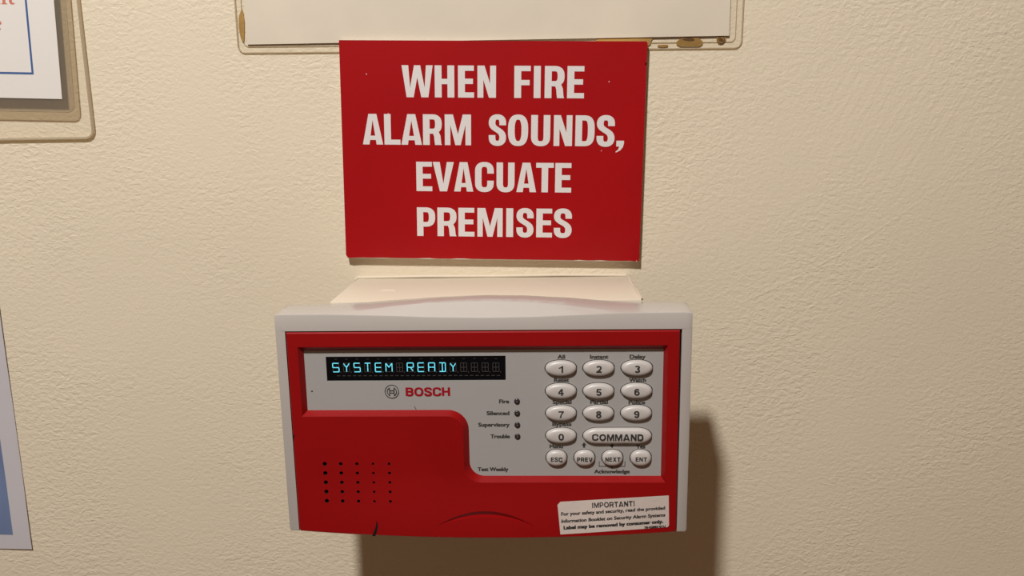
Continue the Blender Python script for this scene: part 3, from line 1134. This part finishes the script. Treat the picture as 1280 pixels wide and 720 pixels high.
def blob(cx, cz, a, b, seed, rot=0.0, n=18):
    rg = random.Random(seed)
    ph = [rg.uniform(0, 6.28) for _ in range(3)]
    out = []
    for i in range(n):
        t = 2 * math.pi * i / n
        k = 1 + .12 * math.sin(2 * t + ph[0]) + .1 * math.sin(3 * t + ph[1])
        x, z = a * k * math.cos(t), b * k * math.sin(t)
        out.append((cx + x * math.cos(rot) - z * math.sin(rot), cz + x * math.sin(rot) + z * math.cos(rot)))
    return out


for cx, cz, a, b, sd, mt in ((-140.6, 15.0, 1.5, 9.5, 1, 'stain'), (77.5, 4.9, 16.0, 2.6, 2, 'stain'), (87.0, 4.5, 7.5, 3.0, 6, 'stain'), (114.6, 3.6, 6.6, 3.4, 3, 'stain'),
                             (132.0, 4.6, 2.4, 2.4, 4, 'stain'), (99.5, 1.6, 2.6, .9, 8, 'stain')):
    sheet('glue_stain', blob(cx, cz, a, b, sd), 0.3, 0.60 + .02 * sd, mt, sl)
for cx, cz, a, b, sd in ((114.0, 5.0, 3.6, .8, 5), (132.0, 4.6, 1.3, 1.2, 9)):
    sheet('dark_glue_stain', blob(cx, cz, a, b, sd), 0.6, 0.80, 'stain_dark', sl)
ring = ribbon(sup(132.0, 4.6, 1.9, 1.9, 0, 360, 18, 2)[:-1], .5, .5, True)
flat_polys('dark_glue_stain', ring, 0.78, 'stain_dark', sl)

# the sheet in it, tilted a touch and bellied off the wall
ps_root = root('paper_sheet', 'blank aged paper sheet held in the clear sleeve above the red sign', 'paper', (-30.3 * MM, 0, H0 + 146.1 * MM), 0.001)
grid_sheet('sheet', -137.2, 137.2, 0, 210, 40, 20,
           lambda x, z: 1.0 + 0.25 * math.cos(x * .012) + 0.3 * smooth((x - 20) / 100) * (1 - z / 210), 0.25, 'paper_grey', ps_root)
for x, z in ((-36.5, 26.8), (-34.5, 23.2), (-98, 33)):
    flat_polys('speck', [sup(x, z, .35, .45, 0, 360, 8, 2)[:-1]], 1.32, 'stain_dark', ps_root)

# =================================================================== document pocket with a notice, upper left
dp = root('document_pocket', 'clear plastic document pocket with rounded rim fixed to the wall, holding the notice', 'document pocket', (-263.3 * MM, 0, H0 + 94.7 * MM), -0.001)
o_ = rounded(-226, 0, 0, 316, 5.0)
sheet('back_sheet', o_, -0.1, 0.5, 'clear', dp)
tube('rim', [(x, -0.8, z) for x, z in o_], 1.05, 'rim', dp, 10, True)
for x, z in ((-216, 8), (-150, 8), (-90, 8), (-216, 290), (-30, 290)):
    box('mounting_pad', x - 6, x + 6, z - 3 + 18, z + 3 + 18, 0.3, 5.0, 'sign_core', dp)
nt_ = root('printed_notice', 'laminated white notice with a blue border and red lettering', 'notice', (-270.6 * MM, 0, H0 + 109.8 * MM), 0.035)
lam = rounded(-214, 0, 0, 301, 4.0)
sheet('laminate', lam, 5.0, 5.5, 'clear_thick', nt_)
tube('laminate_rim', [(x, -5.25, z) for x, z in lam], 0.32, 'rim', nt_, 6, True)
sheet('paper', [(-207, 7.6), (-6.6, 7.3), (-5.6, 293), (-207, 293)], 5.45, 5.75, 'paper', nt_)
for pts in ([(-190, 20.8), (-22.0, 20.8), (-22.0, 22.0), (-190, 22.0)], [(-190, 278), (-22, 278), (-22, 278.9), (-190, 278.9)],
            [(-23.2, 22.0), (-22.0, 22.0), (-22.0, 278.0), (-23.2, 278.0)], [(-190, 22), (-188.8, 22), (-188.8, 278), (-190, 278)]):
    flat_polys('border_line', [pts], 5.80, 'blue_line', nt_)


def serif_letter(ch, x, z, s):
    if ch == 'n':
        q = [[(0, 0), (3.4, 0), (3.4, .5), (2.6, .6), (2.6, 6.2), (0, 6.2), (0, 5.7), (.9, 5.6), (.9, .6), (0, .5)],
             [(4.1, 0), (7.4, 0), (7.4, .5), (6.5, .6), (6.5, 4.6), (5.9, 5.9), (4.4, 6.3), (2.6, 5.4), (2.6, 4.6), (4.2, 5.2), (4.8, 4.4), (4.8, .6), (4.1, .5)]]
    elif ch == 't':
        q = [[(.9, 1.2), (1.6, .1), (3.0, -.1), (4.2, .5), (4.0, .9), (3.0, .8), (2.6, 1.5), (2.6, 5.6), (4.0, 5.6), (4.0, 6.2), (2.6, 6.2), (2.6, 8.0), (2.1, 8.0), (.9, 6.4), (0, 6.0), (0, 5.6), (.9, 5.6)]]
    else:
        q = ribbon([(.9, 3.5), (5.2, 3.5)], .8) + ribbon([(5.2, 3.5)] + sup(3.0, 3.1, 2.3, 2.8, 20, 320, 18, 2), 1.3, .8)
    return [[(x + a * s, z + b * s) for a, b in p] for p in q]


for ch, x, z in (('n', -41.0, 59.3), ('t', -33.3, 59.3), ('e', -43.8, 44.9)):
    flat_polys('red_letter', serif_letter(ch, x, z, 1.0), 5.80, 'red_text', nt_)

# =================================================================== poster, lower left
po = root('wall_poster', 'pale laminated poster with blue printed area and slightly curled edge', 'poster', (-336.4 * MM, 0, H0 - 170.3 * MM), 0.006)


def curl(x, z):
    """distance off the wall: the free right edge lifts, most at the lower corner"""
    e_ = smooth((x + 45) / 45)
    return 0.45 + e_ * (0.25 + 0.55 * smooth((55 - z) / 40) + 0.45 * smooth((z - 95) / 40))


grid_sheet('sheet', -297, 0, 0, 210, 60, 40, curl, 0.35, 'poster', po)
grid_sheet('blue_print', -285, -11.4, 10.2, 197, 60, 40, lambda x, z: curl(x, z) + .12, 0.1, 'poster_blue', po)
